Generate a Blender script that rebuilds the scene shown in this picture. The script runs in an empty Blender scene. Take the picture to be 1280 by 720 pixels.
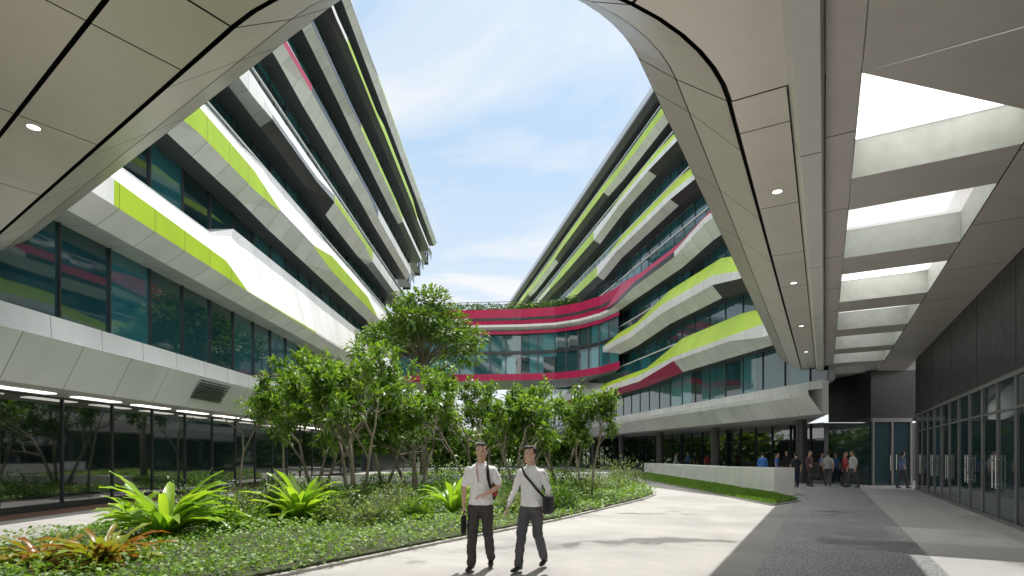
import bpy, math, random
import numpy as np
from mathutils import Vector, Matrix
random.seed(7); np.random.seed(7)
SC=bpy.context.scene
F=700.0; CZ=1.62
def link(o): SC.collection.objects.link(o); return o
def empty(name,loc=(0,0,0),rz=0):
    e=bpy.data.objects.new(name,None); e.location=loc; e.rotation_euler=(0,0,rz); e.empty_display_size=.2
    return link(e)
# ---------------------------------------------------------------- materials
def newmat(name):
    m=bpy.data.materials.new(name); m.use_nodes=True
    nt=m.node_tree; b=nt.nodes['Principled BSDF']; return m,nt,b
def N(nt,t,**k):
    n=nt.nodes.new(t)
    for a,v in k.items():
        if a=='inp':
            for kk,vv in v.items(): n.inputs[kk].default_value=vv
        else: setattr(n,a,v)
    return n
def simple(name,col,rough=.5,metal=0,var=.12,scale=3.0,bump=0,bscale=40,coord='Object',bd=.02):
    m,nt,b=newmat(name); L=nt.links
    tc=N(nt,'ShaderNodeTexCoord'); no=N(nt,'ShaderNodeTexNoise',inp={'Scale':scale,'Detail':5.0,'Roughness':.6})
    L.new(tc.outputs[coord],no.inputs['Vector'])
    mr=N(nt,'ShaderNodeMapRange',inp={'From Min':.3,'From Max':.7,'To Min':1-var,'To Max':1+var})
    L.new(no.outputs['Fac'],mr.inputs['Value'])
    mx=N(nt,'ShaderNodeVectorMath',operation='SCALE'); mx.inputs[0].default_value=col[:3]
    L.new(mr.outputs[0],mx.inputs['Scale']); L.new(mx.outputs[0],b.inputs['Base Color'])
    b.inputs['Roughness'].default_value=rough; b.inputs['Metallic'].default_value=metal
    mr2=N(nt,'ShaderNodeMapRange',inp={'From Min':.3,'From Max':.7,'To Min':rough*.85,'To Max':min(1,rough*1.15)})
    L.new(no.outputs['Fac'],mr2.inputs['Value']); L.new(mr2.outputs[0],b.inputs['Roughness'])
    if bump>0:
        n2=N(nt,'ShaderNodeTexNoise',inp={'Scale':bscale,'Detail':4.0}); L.new(tc.outputs[coord],n2.inputs['Vector'])
        bp=N(nt,'ShaderNodeBump',inp={'Strength':bump,'Distance':bd}); L.new(n2.outputs['Fac'],bp.inputs['Height']); L.new(bp.outputs[0],b.inputs['Normal'])
    return m
def panel(name,col,rough=.4,metal=0.0,pitch=1.5,var=.06):
    m,nt,b=newmat(name); L=nt.links
    uv=N(nt,'ShaderNodeUVMap'); uv.uv_map='UVMap'
    sp=N(nt,'ShaderNodeSeparateXYZ'); L.new(uv.outputs[0],sp.inputs[0])
    dv=N(nt,'ShaderNodeMath',operation='DIVIDE',inp={1:pitch}); L.new(sp.outputs[0],dv.inputs[0])
    fr=N(nt,'ShaderNodeMath',operation='FRACT'); L.new(dv.outputs[0],fr.inputs[0])
    fl=N(nt,'ShaderNodeMath',operation='FLOOR'); L.new(dv.outputs[0],fl.inputs[0])
    lt=N(nt,'ShaderNodeMath',operation='LESS_THAN',inp={1:.02/pitch}); L.new(fr.outputs[0],lt.inputs[0])
    wn=N(nt,'ShaderNodeTexWhiteNoise',noise_dimensions='1D'); L.new(fl.outputs[0],wn.inputs['W'])
    mr=N(nt,'ShaderNodeMapRange',inp={'To Min':1-var,'To Max':1+var}); L.new(wn.outputs['Value'],mr.inputs['Value'])
    tc=N(nt,'ShaderNodeTexCoord'); no=N(nt,'ShaderNodeTexNoise',inp={'Scale':.8,'Detail':6.0}); 
    mp=N(nt,'ShaderNodeMapping',inp={'Scale':(1,1,.35)}); L.new(tc.outputs['Object'],mp.inputs[0]); L.new(mp.outputs[0],no.inputs['Vector'])
    mr3=N(nt,'ShaderNodeMapRange',inp={'From Min':.3,'From Max':.7,'To Min':.9,'To Max':1.06}); L.new(no.outputs['Fac'],mr3.inputs['Value'])
    mu=N(nt,'ShaderNodeMath',operation='MULTIPLY'); L.new(mr.outputs[0],mu.inputs[0]); L.new(mr3.outputs[0],mu.inputs[1])
    sc=N(nt,'ShaderNodeVectorMath',operation='SCALE'); sc.inputs[0].default_value=col[:3]; L.new(mu.outputs[0],sc.inputs['Scale'])
    mx=N(nt,'ShaderNodeMix',data_type='RGBA'); L.new(lt.outputs[0],mx.inputs[0]); L.new(sc.outputs[0],mx.inputs[6]); mx.inputs[7].default_value=(col[0]*.25,col[1]*.25,col[2]*.25,1)
    L.new(mx.outputs[2],b.inputs['Base Color']); b.inputs['Roughness'].default_value=rough; b.inputs['Metallic'].default_value=metal
    return m
def glass(name,col,pitch=1.5,zp=4.0,ior=1.9,rough=.03,lo=.3,hi=2.2):
    m,nt,b=newmat(name); L=nt.links
    uv=N(nt,'ShaderNodeUVMap'); uv.uv_map='UVMap'
    dv=N(nt,'ShaderNodeVectorMath',operation='DIVIDE'); dv.inputs[1].default_value=(pitch,zp,1); L.new(uv.outputs[0],dv.inputs[0])
    fl=N(nt,'ShaderNodeVectorMath',operation='FLOOR'); L.new(dv.outputs[0],fl.inputs[0])
    wn=N(nt,'ShaderNodeTexWhiteNoise',noise_dimensions='2D'); L.new(fl.outputs[0],wn.inputs['Vector'])
    mr=N(nt,'ShaderNodeMapRange',inp={'To Min':lo,'To Max':hi}); L.new(wn.outputs['Value'],mr.inputs['Value'])
    sc=N(nt,'ShaderNodeVectorMath',operation='SCALE'); sc.inputs[0].default_value=col[:3]; L.new(mr.outputs[0],sc.inputs['Scale'])
    L.new(sc.outputs[0],b.inputs['Base Color']); b.inputs['Roughness'].default_value=rough; b.inputs['IOR'].default_value=ior
    ge=N(nt,'ShaderNodeNewGeometry')
    sb=N(nt,'ShaderNodeVectorMath',operation='SUBTRACT'); sb.inputs[1].default_value=(.5,.5,.5); L.new(wn.outputs['Color'],sb.inputs[0])
    s2=N(nt,'ShaderNodeVectorMath',operation='SCALE',inp={'Scale':.02}); L.new(sb.outputs[0],s2.inputs[0])
    ad=N(nt,'ShaderNodeVectorMath',operation='ADD'); L.new(ge.outputs['Normal'],ad.inputs[0]); L.new(s2.outputs[0],ad.inputs[1])
    nn=N(nt,'ShaderNodeVectorMath',operation='NORMALIZE'); L.new(ad.outputs[0],nn.inputs[0]); L.new(nn.outputs[0],b.inputs['Normal'])
    return m
def leafmat(name,c1,c2,rough=.45,trans=.35):
    m,nt,b=newmat(name); L=nt.links
    at=N(nt,'ShaderNodeAttribute'); at.attribute_name='rnd'
    mx=N(nt,'ShaderNodeMix',data_type='RGBA'); L.new(at.outputs['Fac'],mx.inputs[0]); mx.inputs[6].default_value=(*c1,1); mx.inputs[7].default_value=(*c2,1)
    L.new(mx.outputs[2],b.inputs['Base Color']); b.inputs['Roughness'].default_value=rough
    tr=N(nt,'ShaderNodeBsdfTranslucent'); s=N(nt,'ShaderNodeVectorMath',operation='MULTIPLY'); s.inputs[1].default_value=(2.0,1.9,.7); L.new(mx.outputs[2],s.inputs[0]); L.new(s.outputs[0],tr.inputs[0])
    ms=N(nt,'ShaderNodeMixShader',inp={0:trans}); L.new(b.outputs[0],ms.inputs[1]); L.new(tr.outputs[0],ms.inputs[2])
    L.new(ms.outputs[0],nt.nodes['Material Output'].inputs['Surface'])
    return m
def emis(name,col,st):
    m,nt,b=newmat(name); b.inputs['Base Color'].default_value=(*col,1); b.inputs['Emission Color'].default_value=(*col,1); b.inputs['Emission Strength'].default_value=st; return m
M={}
M['white']=panel('white_panel',(.86,.86,.855))
M['grey']=panel('grey_panel',(.36,.37,.38),rough=.35,metal=.2)
M['dark']=panel('dark_panel',(.045,.047,.052),rough=.3)
M['lime']=panel('lime_panel',(.48,.68,.035))
M['olive']=panel('olive_panel',(.30,.42,.03))
M['mag']=panel('magenta_panel',(.50,.010,.085))
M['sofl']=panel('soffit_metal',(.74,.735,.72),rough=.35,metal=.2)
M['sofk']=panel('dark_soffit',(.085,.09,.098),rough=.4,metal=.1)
M['glass']=glass('window_glass',(.012,.065,.080),pitch=1.85)
M['glassR']=glass('window_glass_light',(.055,.19,.21),lo=.2,hi=1.6)
M['gglass']=glass('ground_glass',(.012,.024,.022),pitch=2.1,ior=2.6,lo=.5,hi=1.6)
M['mull']=simple('mullion_metal',(.06,.065,.07),.4,.5)
M['roof']=simple('roof_grey',(.4,.41,.42),.7)
M['sof']=simple('canopy_soffit_metal',(.82,.745,.69),.36,.28,var=.05,scale=1.2)
M['sofd']=simple('canopy_edge_metal',(.60,.545,.50),.36,.30,var=.05,scale=1.2)
M['sofw']=simple('canopy_white_metal',(.86,.84,.80),.4,.1,var=.04)
M['void']=simple('joint_black',(.008,.008,.008),.8)
M['well']=simple('skylight_well',(.50,.52,.47),.5)
M['lamp']=emis('lamp_emission',(1,.97,.9),2.2)
M['soil']=simple('soil',(.045,.055,.02),.95,bump=.6,bscale=12)
M['bark']=simple('bark',(.26,.22,.17),.85,var=.3,scale=9,bump=.6)
M['leafA']=leafmat('tree_leaf',(.045,.115,.018),(.17,.28,.045),.42,.4)
M['leafT']=leafmat('rain_tree_leaf',(.035,.09,.018),(.13,.22,.035),.5,.35)
M['leafB']=leafmat('tree_leaf_dark',(.03,.075,.016),(.09,.18,.03))
M['leafF']=leafmat('fern_leaf',(.12,.25,.03),(.30,.46,.06),.32,.4)
M['leafG']=leafmat('groundcover_leaf',(.06,.15,.02),(.20,.34,.04),.5,.3)
M['leafR']=leafmat('bromeliad_leaf',(.26,.09,.02),(.24,.34,.05),.35,.3)
M['leafS']=leafmat('shrub_leaf',(.09,.14,.06),(.24,.31,.16),.5,.3)
# ---------------------------------------------------------------- mesh builder
class MB:
    def __init__(s): s.v=[];s.f=[];s.m=[];s.uv=[];s.mats=[]
    def mi(s,mat):
        if mat not in s.mats: s.mats.append(mat)
        return s.mats.index(mat)
    def face(s,pts,mat,uv=None):
        i=len(s.v); s.v+= [tuple(p) for p in pts]; s.f.append(tuple(range(i,i+len(pts)))); s.m.append(s.mi(mat))
        s.uv+= uv if uv else [(p[0],p[1]) for p in pts]
    def hexa(s,b,t,mat):
        s.face(b[::-1],mat); s.face(t,mat)
        for i in range(4):
            j=(i+1)%4; l=(Vector(b[i])-Vector(b[j])).length
            s.face([b[i],b[j],t[j],t[i]],mat,[(0.3,0),(0.3+l,0),(0.3+l,1),(0.3,1)])
    def box(s,x0,x1,y0,y1,z0,z1,mat,fn=None):
        q=[(x0,y0),(x1,y0),(x1,y1),(x0,y1)]
        f=fn or (lambda a,b,c:(a,b,c))
        b=[f(x,y,z0) for x,y in q]; t=[f(x,y,z1) for x,y in q]; s.hexa(b,t,mat)
    def tube(s,pts,rad,mat,n=7,cap=True):
        rings=[]
        for i,p in enumerate(pts):
            p=Vector(p); a=Vector(pts[max(0,i-1)]); b=Vector(pts[min(len(pts)-1,i+1)]); d=(b-a).normalized()
            u=d.orthogonal().normalized() if i==0 else (u0-d*u0.dot(d)).normalized()
            u0=u; w=d.cross(u); st=len(s.v)
            for k in range(n):
                an=2*math.pi*k/n; s.v.append(tuple(p+(u*math.cos(an)+w*math.sin(an))*rad[i]))
            rings.append(st)
        mi=s.mi(mat)
        for a,b in zip(rings[:-1],rings[1:]):
            for k in range(n):
                l=(k+1)%n; s.f.append((a+k,a+l,b+l,b+k)); s.m.append(mi); s.uv+=[(0,0)]*4
        if cap:
            for r,rev in ((rings[0],1),(rings[-1],0)):
                q=tuple(range(r,r+n)); s.f.append(q[::-1] if rev else q); s.m.append(mi); s.uv+=[(0,0)]*n
    def done(s,name,parent=None,smooth=False):
        me=bpy.data.meshes.new(name); me.from_pydata(s.v,[],s.f)
        for m in s.mats: me.materials.append(m)
        me.polygons.foreach_set('material_index',s.m)
        ul=me.uv_layers.new(name='UVMap'); ul.data.foreach_set('uv',[c for u in s.uv for c in u])
        if smooth: me.polygons.foreach_set('use_smooth',[True]*len(s.f))
        me.update(); o=bpy.data.objects.new(name,me); link(o)
        if parent: o.parent=parent
        return o
def leaves(name,P,D,Nn,L,W,mat,parent=None,fold=.25,curve=.15):
    P=np.asarray(P);D=np.asarray(D);Nn=np.asarray(Nn);n=len(P)
    D=D/np.linalg.norm(D,axis=1,keepdims=True); S=np.cross(D,Nn); S/= (np.linalg.norm(S,axis=1,keepdims=True)+1e-9); U=np.cross(S,D)
    L=np.broadcast_to(L,(n,))[:,None]; W=np.broadcast_to(W,(n,))[:,None]
    b=P; m=P+D*L*.5+U*L*.08; l=P+D*L*.55+S*W*.5+U*(fold*W*.5+L*.05); r=P+D*L*.55-S*W*.5+U*(fold*W*.5+L*.05); t=P+D*L-U*L*curve
    V=np.stack([b,l,t,r,m],1).reshape(-1,3)
    base=(np.arange(n)*5)[:,None]
    fc=np.concatenate([base+np.array([0,4,1]),base+np.array([1,4,2]),base+np.array([2,4,3]),base+np.array([3,4,0])],1).reshape(-1,3)
    me=bpy.data.meshes.new(name); me.vertices.add(len(V)); me.vertices.foreach_set('co',V.ravel())
    nf=len(fc); me.loops.add(nf*3); me.loops.foreach_set('vertex_index',fc.ravel().astype(np.int32))
    me.polygons.add(nf); me.polygons.foreach_set('loop_start',np.arange(0,nf*3,3,dtype=np.int32)); 
    me.update(calc_edges=True); me.validate()
    a=me.attributes.new('rnd','FLOAT','POINT'); a.data.foreach_set('value',np.repeat(np.random.rand(n),5).astype(np.float32))
    me.materials.append(mat); o=bpy.data.objects.new(name,me); link(o)
    if parent: o.parent=parent
    return o
# ---------------------------------------------------------------- buildings
def gen_keys(rs,t0,t1,zb,zt,seg,tr,states):
    keys=[];t=t0;k=0
    while True:
        st=states[k%len(states)]
        L=seg*rs.uniform(.7,1.4)
        h=zt-zb
        z=[zb+st[0]*h, zb+st[1]*h, zb+st[2]*h, zb+st[3]*h]
        keys.append((t,z,st[4])); t+=L
        if t>=t1: keys.append((t1,z,st[4])); break
        keys.append((t,z,st[4])); t+=tr*rs.uniform(.7,1.3)
        if t>=t1: keys.append((t1,z,st[4])); break
        k+=1
    return keys
def ribbon(mb,pl,keys,omid=.25,oin=-.05,sof='sofk'):
    def o_(i): return (0.85,1.0+omid*.4,1.0+omid*.4,.9)[i]
    for a,b in zip(keys[:-1],keys[1:]):
        ta,za,ca=a; tb,zb,cb=b
        for i in range(3):
            q=[pl(ta,o_(i),za[i]),pl(tb,o_(i),zb[i]),pl(tb,o_(i+1),zb[i+1]),pl(ta,o_(i+1),za[i+1])]
            if abs(za[i]-za[i+1])+abs(zb[i]-zb[i+1])<.01: continue
            mb.face(q,M[ca[i]],[(ta,za[i]),(tb,zb[i]),(tb,zb[i+1]),(ta,za[i+1])])
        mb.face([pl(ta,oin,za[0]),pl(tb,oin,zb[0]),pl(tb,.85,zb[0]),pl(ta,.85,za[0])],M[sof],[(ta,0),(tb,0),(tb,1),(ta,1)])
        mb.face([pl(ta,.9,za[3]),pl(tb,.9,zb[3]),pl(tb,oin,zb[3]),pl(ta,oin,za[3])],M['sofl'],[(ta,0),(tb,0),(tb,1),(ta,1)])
    for k in (keys[0],keys[-1]):
        t,z,c=k; mb.face([pl(t,oin,z[0]),pl(t,.85,z[0]),pl(t,1.1,z[1]),pl(t,1.1,z[2]),pl(t,.9,z[3]),pl(t,oin,z[3])],M['white'],[(.5,.5)]*6)
def glasswall(mb,pl,t0,t1,z0,z1,o,mat,mull,pitch,mo=.08,mw=.05,trans=()):
    mb.face([pl(t0,o,z0),pl(t1,o,z0),pl(t1,o,z1),pl(t0,o,z1)],mat,[(t0,z0),(t1,z0),(t1,z1),(t0,z1)])
    t=math.ceil(t0/pitch)*pitch
    while t<t1:
        mb.box(t-mw/2,t+mw/2,o+.003,o+mo,z0,z1,mull,lambda a,b,c:pl(a,b,c)); t+=pitch
    for z in trans: mb.box(t0,t1,o+.003,o+mo*.8,z-.03,z+.03,mull,lambda a,b,c:pl(a,b,c))
W_='white';L_='lime';D_='dark';G_='grey';K_='mag';O_='olive'
PL=lambda t,o,z:(-12+o,t,z)
bl=empty('university_building')
mb=MB(); mg=MB(); rs=random.Random(3)
endsL=[47,49,53,59,66,73,80]
k1=[(-6,[7.75,8.2,9.0,9.8],(W_,W_,W_)),(13.5,[7.75,8.2,9.0,9.8],(W_,W_,W_)),(14.8,[7.75,8.2,8.9,9.8],(W_,L_,W_)),(20.6,[7.75,8.15,8.75,9.8],(W_,L_,W_)),(22.3,[7.75,8.1,8.12,10.6],(W_,L_,W_)),
    (30,[7.75,8.1,8.2,10.6],(W_,W_,W_)),(47,[7.75,8.1,8.2,10.6],(W_,W_,W_))]
ribbon(mb,PL,k1,omid=1.2,sof='sofl')
k2=[(-6,[12.0,12.3,12.6,14.1],(W_,W_,W_)),(17,[12.0,12.3,12.6,14.1],(W_,L_,W_)),(19,[12.0,12.5,13.4,14.3],(W_,L_,W_)),(23,[12.0,12.5,13.3,14.3],(W_,L_,W_)),(25.5,[11.9,12.7,12.8,14.5],(W_,G_,W_)),
    (30,[11.9,12.7,12.8,14.5],(W_,L_,W_)),(33,[11.9,12.4,13.3,14.3],(W_,L_,W_)),(41,[11.9,12.4,13.2,14.3],(W_,L_,W_)),(44,[11.9,12.4,12.5,14.3],(W_,W_,W_)),(49,[11.9,12.4,12.5,14.3],(W_,W_,W_))]
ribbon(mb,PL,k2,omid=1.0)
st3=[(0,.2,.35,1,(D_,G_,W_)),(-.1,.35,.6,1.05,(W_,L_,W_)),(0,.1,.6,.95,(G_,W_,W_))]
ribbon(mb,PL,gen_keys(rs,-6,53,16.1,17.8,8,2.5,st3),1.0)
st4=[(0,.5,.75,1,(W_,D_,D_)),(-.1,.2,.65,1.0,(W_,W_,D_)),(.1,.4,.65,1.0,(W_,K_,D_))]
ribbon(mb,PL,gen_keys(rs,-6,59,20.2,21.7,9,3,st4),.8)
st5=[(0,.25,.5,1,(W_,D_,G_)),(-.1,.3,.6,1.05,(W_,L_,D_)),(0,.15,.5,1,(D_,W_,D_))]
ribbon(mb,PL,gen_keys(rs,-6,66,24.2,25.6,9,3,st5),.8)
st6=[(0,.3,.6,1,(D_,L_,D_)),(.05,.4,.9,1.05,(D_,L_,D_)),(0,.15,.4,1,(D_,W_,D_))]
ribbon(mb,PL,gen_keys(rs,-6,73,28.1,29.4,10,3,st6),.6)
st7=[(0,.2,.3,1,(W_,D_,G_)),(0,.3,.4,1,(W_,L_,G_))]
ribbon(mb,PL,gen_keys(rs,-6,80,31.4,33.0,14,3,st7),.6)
zl=[(5.2,7.75),(9.6,12.1),(13.9,16.3),(17.7,20.3),(21.6,24.3),(25.5,28.2),(29.3,31.6)]
for k,(a,b) in enumerate(zl):
    glasswall(mg,PL,-6,endsL[k],a,b,0,M['glass'],M['mull'],1.85,.07,.045)
    mb.box(-40,-.02-12,-6,endsL[k],a-.3,b+2.0 if k<6 else b+1.3,M['roof'])
    mb.box(-12-.9,-12+.02,endsL[k],endsL[k]+.3,a-.5,b+1.8,M['dark'])
    if k>=2:
        for zz in (a+.95,):
            mb.box(-6,endsL[k],.45,.60,zz-.04,zz+.04,M['white'],PL)
            glasswall(mg,PL,-6,endsL[k],a,zz-.05,.5,M['glass'],M['mull'],1.5,.03,.03)
def strip(mb,pl,t0,t1,prof,mats):
    for i in range(len(prof)-1):
        (o0,z0),(o1,z1)=prof[i],prof[i+1]
        mb.face([pl(t0,o0,z0),pl(t1,o0,z0),pl(t1,o1,z1),pl(t0,o1,z1)],M[mats[i]],[(t0,z0),(t1,z0),(t1,z1),(t0,z1)])
M['fasc']=panel('fascia_metal',(.80,.80,.80),rough=.35,metal=.1,pitch=1.8,var=.08)
strip(mb,PL,-6,47,[(-1.6,3.32),(.45,3.3),(1.0,4.4),(.15,4.62),(.12,5.2),(-.05,5.2)],['sofl','fasc','white','fasc','white'])
mb.box(-12-.9,-12+.9,47,47.2,3.32,5.4,M['white'])
for i in range(8):
    mb.box(19.8,21.8,.62+i*.055,.68+i*.055,3.62+i*.085,3.66+i*.085,M['dark'],PL)
for i in range(11):
    t=11.2+i*2.6; mb.box(t,t+1.7,-.95,-.6,3.285,3.305,M['lamp'],PL)
glasswall(mg,PL,-6,52,0.12,3.34,-1.5,M['gglass'],M['mull'],2.1,.05,.05,trans=(.15,3.3))
mb.box(-6,52,-1.62,-1.38,0,.12,M['mull'],PL)
mb.box(-40,-13.56,-6,52,0,3.3,M['dark'])
mb.box(-40,-13.0,52.3,80,0,3.3,M['dark'])
mb.box(-40,-13.0,47.2,60,3.3,9.0,M['grey'])
mb.done('facade_bands',bl); mg.done('windows',bl)

PR=lambda t,o,z:(20.5-.186*t-o,t,z)
br=empty('university_building')
mb=MB(); mg=MB(); rs=random.Random(11)
T0,T1=27.3,109
sC=[(0,.25,.45,1,(D_,W_,L_)),(.2,.45,.7,1.3,(W_,W_,L_)),(-.1,.15,.7,.95,(D_,L_,W_))]
sD=[(0,.3,.85,1,(D_,L_,G_)),(-.2,.2,.7,.85,(W_,L_,D_))]
kb=[(T0,[7.5,7.9,8.6,9.6],(W_,W_,O_)),(30,[7.5,7.9,8.6,9.6],(W_,W_,L_)),(33,[7.5,8.3,8.6,9.9],(W_,W_,L_)),(40,[7.5,8.3,8.6,9.9],(K_,W_,L_)),(46,[7.2,7.6,8.1,8.7],(K_,W_,L_)),(56,[7.2,7.6,8.1,8.7],(K_,W_,W_)),(62,[7.5,8,8.8,9.6],(K_,W_,W_)),(T1,[7.5,8,8.8,9.6],(K_,W_,W_))]
ribbon(mb,PR,kb,1.3)
kc=[(T0,[10.9,11.5,11.9,12.8],(D_,W_,L_)),(31,[10.9,11.5,11.9,12.8],(D_,W_,L_)),(35,[11.4,12.2,12.8,13.9],(W_,W_,L_)),(42,[11.4,12.2,12.8,13.9],(W_,W_,L_)),(48,[10.9,11.6,12.1,12.9],(W_,W_,L_)),(60,[10.9,11.6,12.1,12.9],(W_,L_,L_)),(66,[11.3,12,12.5,13.5],(W_,L_,W_)),(T1,[11.3,12,12.5,13.5],(W_,L_,W_))]
ribbon(mb,PR,kc,1.2)
km=[(T0,[15.4,16.4,16.8,17.5],(W_,W_,K_)),(36,[15.4,16.4,16.8,17.5],(W_,W_,K_)),(40,[15.0,15.7,16.1,16.9],(W_,D_,K_)),(47,[15.0,15.7,16.1,16.9],(W_,D_,K_)),(51,[15.0,15.3,15.6,17.3],(W_,D_,K_)),(64,[15.0,15.3,15.6,17.3],(W_,D_,K_)),(70,[15.4,16,16.4,17.3],(W_,D_,K_)),(T1,[15.4,16,16.4,17.3],(W_,D_,K_))]
ribbon(mb,PR,km,1.2)
ribbon(mb,PR,gen_keys(rs,T0,T1,19.3,21.1,8,5,sC),1.2)
ribbon(mb,PR,gen_keys(rs,T0,T1,23.3,25.0,9,5,sC),1.2)
ribbon(mb,PR,gen_keys(rs,T0,T1,26.9,28.2,11,4,sD),.8)
ribbon(mb,PR,[(T0,[29.6,30.0,30.2,31.2],(D_,D_,G_)),(T1,[29.6,30.0,30.2,31.2],(D_,D_,G_))],.5)
zr=[(5.3,7.7),(8.7,11.6),(12.5,15.6),(16.9,19.6),(20.9,23.6),(24.8,27.2),(28,29.8)]
for k,(a,b) in enumerate(zr):
    glasswall(mg,PR,T0,T1,a,b,0,M['glassR'] if k<1 else M['glass'],M['mull'],1.9,.05,.045)
    if k>0: 
        mb.box(T0,T1,-25,-.02,a-.4,b+1.0,M['roof'],PR)
        mb.box(T0,T1,.45,.58,a+1.1,a+1.18,M['white'],PR)
        glasswall(mg,PR,T0,T1,a,a+1.09,.5,M['glass'],M['mull'],1.5,.03,.03)
def wedge(z0,z1,o0,mat,t0=T0):
    pa=PR(t0,o0,0);pb=PR(T1,o0,0); ba=(max(pa[0]+.3,.50*t0),t0);bb=(.45*T1,T1)
    q=[(pa[0],pa[1]),(ba[0],ba[1]),(bb[0],bb[1]),(pb[0],pb[1])]
    mb.hexa([(x,y,z0) for x,y in q],[(x,y,z1) for x,y in q],mat)
wedge(5.28,8.6,-.02,M['roof'])
strip(mb,PR,T0,T1,[(.3,3.6),(.95,4.5),(1.0,4.75),(.2,4.85),(.15,5.3),(-.05,5.3)],['fasc','white','white','fasc','white'])
wedge(3.6,5.25,.3,M['sofl'])
PRg=lambda t,o,z:(26-.186*t-o,t,z)
glasswall(mg,PRg,35,T1,0.1,3.62,0,M['gglass'],M['mull'],1.9,.08,.07,trans=(2.6,))
mb.box(35,T1,-6,-.02,0,3.59,M['dark'],PRg)
for t in range(32,100,9):
    x=22.5-.186*t; mb.tube([(x,t,0),(x,t,3.6)],[.3,.3],M['grey'],n=16)
mb.done('facade_bands',br); mg.done('windows',br)

bg=empty('sky_bridge'); mb=MB()
path=[(-13,61.2),(-9,60.5),(-4,60),(1,59.6),(4.5,58.8),(6.8,57.2),(8.6,54.8),(9.9,51.5)]
def pstrip(off0,z0,off1,z1,mat,closed=False):
    u=0
    for a,b in zip(path[:-1],path[1:]):
        L=math.dist(a,b)
        mb.face([(a[0],a[1]+off0,z0),(b[0],b[1]+off0,z0),(b[0],b[1]+off1,z1),(a[0],a[1]+off1,z1)],mat,[(u,z0),(u+L,z0),(u+L,z1),(u,z1)]); u+=L
for a in [(.25,15.5,0,15.9,'mag'),(0,15.9,0,16.2,'dark'),(0,16.2,0,17.1,'mag'),(0,17.1,8,17.1,'grey'),(-.25,15.15,-.25,15.4,'white'),(-.25,15.4,.25,15.5,'white'),(.5,14.85,-.25,15.15,'white'),
          (.1,14.45,.1,14.8,'mag'),(.1,14.8,.6,14.85,'dark'),(.1,10.2,.0,10.2,'mag'),(.0,9.5,.0,10.2,'mag'),(0,9.5,8,9.5,'grey'),(0,10.2,.5,10.25,'white')]:
    pstrip(a[0],a[1],a[2],a[3],M[a[4]])
pstrip(.5,10.2,.5,14.9,M['glassR'])
pstrip(.4,12.35,.4,12.7,M['mull'])
for a,b in zip(path[:-1],path[1:]):
    n=max(1,int(math.dist(a,b)/1.4))
    for i in range(n):
        x=a[0]+(b[0]-a[0])*i/n;y=a[1]+(b[1]-a[1])*i/n+.42
        mb.box(x-.05,x+.05,y-.06,y+.06,10.2,14.9,M['mull'])
mb.box(-13,9,67.9,68.3,9.5,17.1,M['glassR'])
for z in (17.7,18.0): pstrip(.5,z,.5,z+.06,M['mull'])
mb.done('bridge_body',bg)
n=5000; i=np.random.randint(0,5,n); u=np.random.rand(n); pa=np.array(path)
P=np.stack([pa[i,0]+(pa[i+1,0]-pa[i,0])*u, pa[i,1]+(pa[i+1,1]-pa[i,1])*u+.8+np.random.rand(n)*1.0, 17.1+np.random.rand(n)**1.5*.9],1)
leaves('roof_plants',P,np.random.randn(n,3)+[0,0,.5],np.random.randn(n,3),.3,.12,M['leafB'],bg)

# ---------------------------------------------------------------- canopy
cn=empty('canopy'); mb=MB()
er=Vector((.487,.873,0)).normalized(); el=Vector((-.806,.592,0)).normalized()
Pc=Vector((.236,4.91,0)); T=3.0
nr=Vector((er.y,-er.x,0)); nl=Vector((el.y,-el.x,0))*-1
if nl.y>0: nl=-nl
half=math.acos(er.dot(el))/2; R=T*math.tan(half)
C=Pc+er*T-nr*R
Tr=Pc+er*T; Tl=Pc+el*T
ar=math.atan2(nr.y,nr.x); al=math.atan2(nl.y,nl.x)
if al>ar: al-=2*math.pi
DS=T-2.6
def arcp(f,w):
    a=ar+(al-ar)*f; return C+Vector((math.cos(a),math.sin(a),0))*(R+w)
def cp(s,w):
    if s>=0: return Tr+er*s+nr*w
    if s>=-1: return arcp(-s,w)
    return Tl+el*(-s-1)+nl*w
def pt(s,w,z): p=cp(s,w); return (p.x,p.y,z)
def ps(s,w,z): p=Tr+er*(s-DS)+nr*w; return (p.x,p.y,z)
g=.010
def cpanel(s0,s1,w0,z0,w1,z1,mat,k0=0,k1=0,gap=.010):
    ds=gap if (s0>=0 or s1<=-1) else gap*.25
    a0,a1=s0+ds,s1-ds
    dw=gap/(abs(w1-w0)+1e-6)
    wa,wb=w0+(w1-w0)*dw,w1-(w1-w0)*dw; za,zb=z0+(z1-z0)*dw,z1-(z1-z0)*dw
    n=1 if (s0>=0 or s1<=-1) else 6
    for i in range(n):
        p,q=a0+(a1-a0)*i/n,a0+(a1-a0)*(i+1)/n
        mb.face([pt(p,wa,za),pt(q,wa,za),pt(q+k1,wb,zb),pt(p+k0,wb,zb)],mat)
ZC=6.0; ZR=5.96
right_s=[0]+[.8+2.7*i for i in range(24)]
arc_s=[0,-.34,-.67,-1]
left_s=[-1]+[-2.1-2.6*i for i in range(7)]
def segs(lst): return [(min(a,b),max(a,b)) for a,b in zip(lst[:-1],lst[1:])]
strips=[(0,6.95,.5,6.5,'sofd'),(.5,6.5,1.13,6.02,'sof')]
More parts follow.
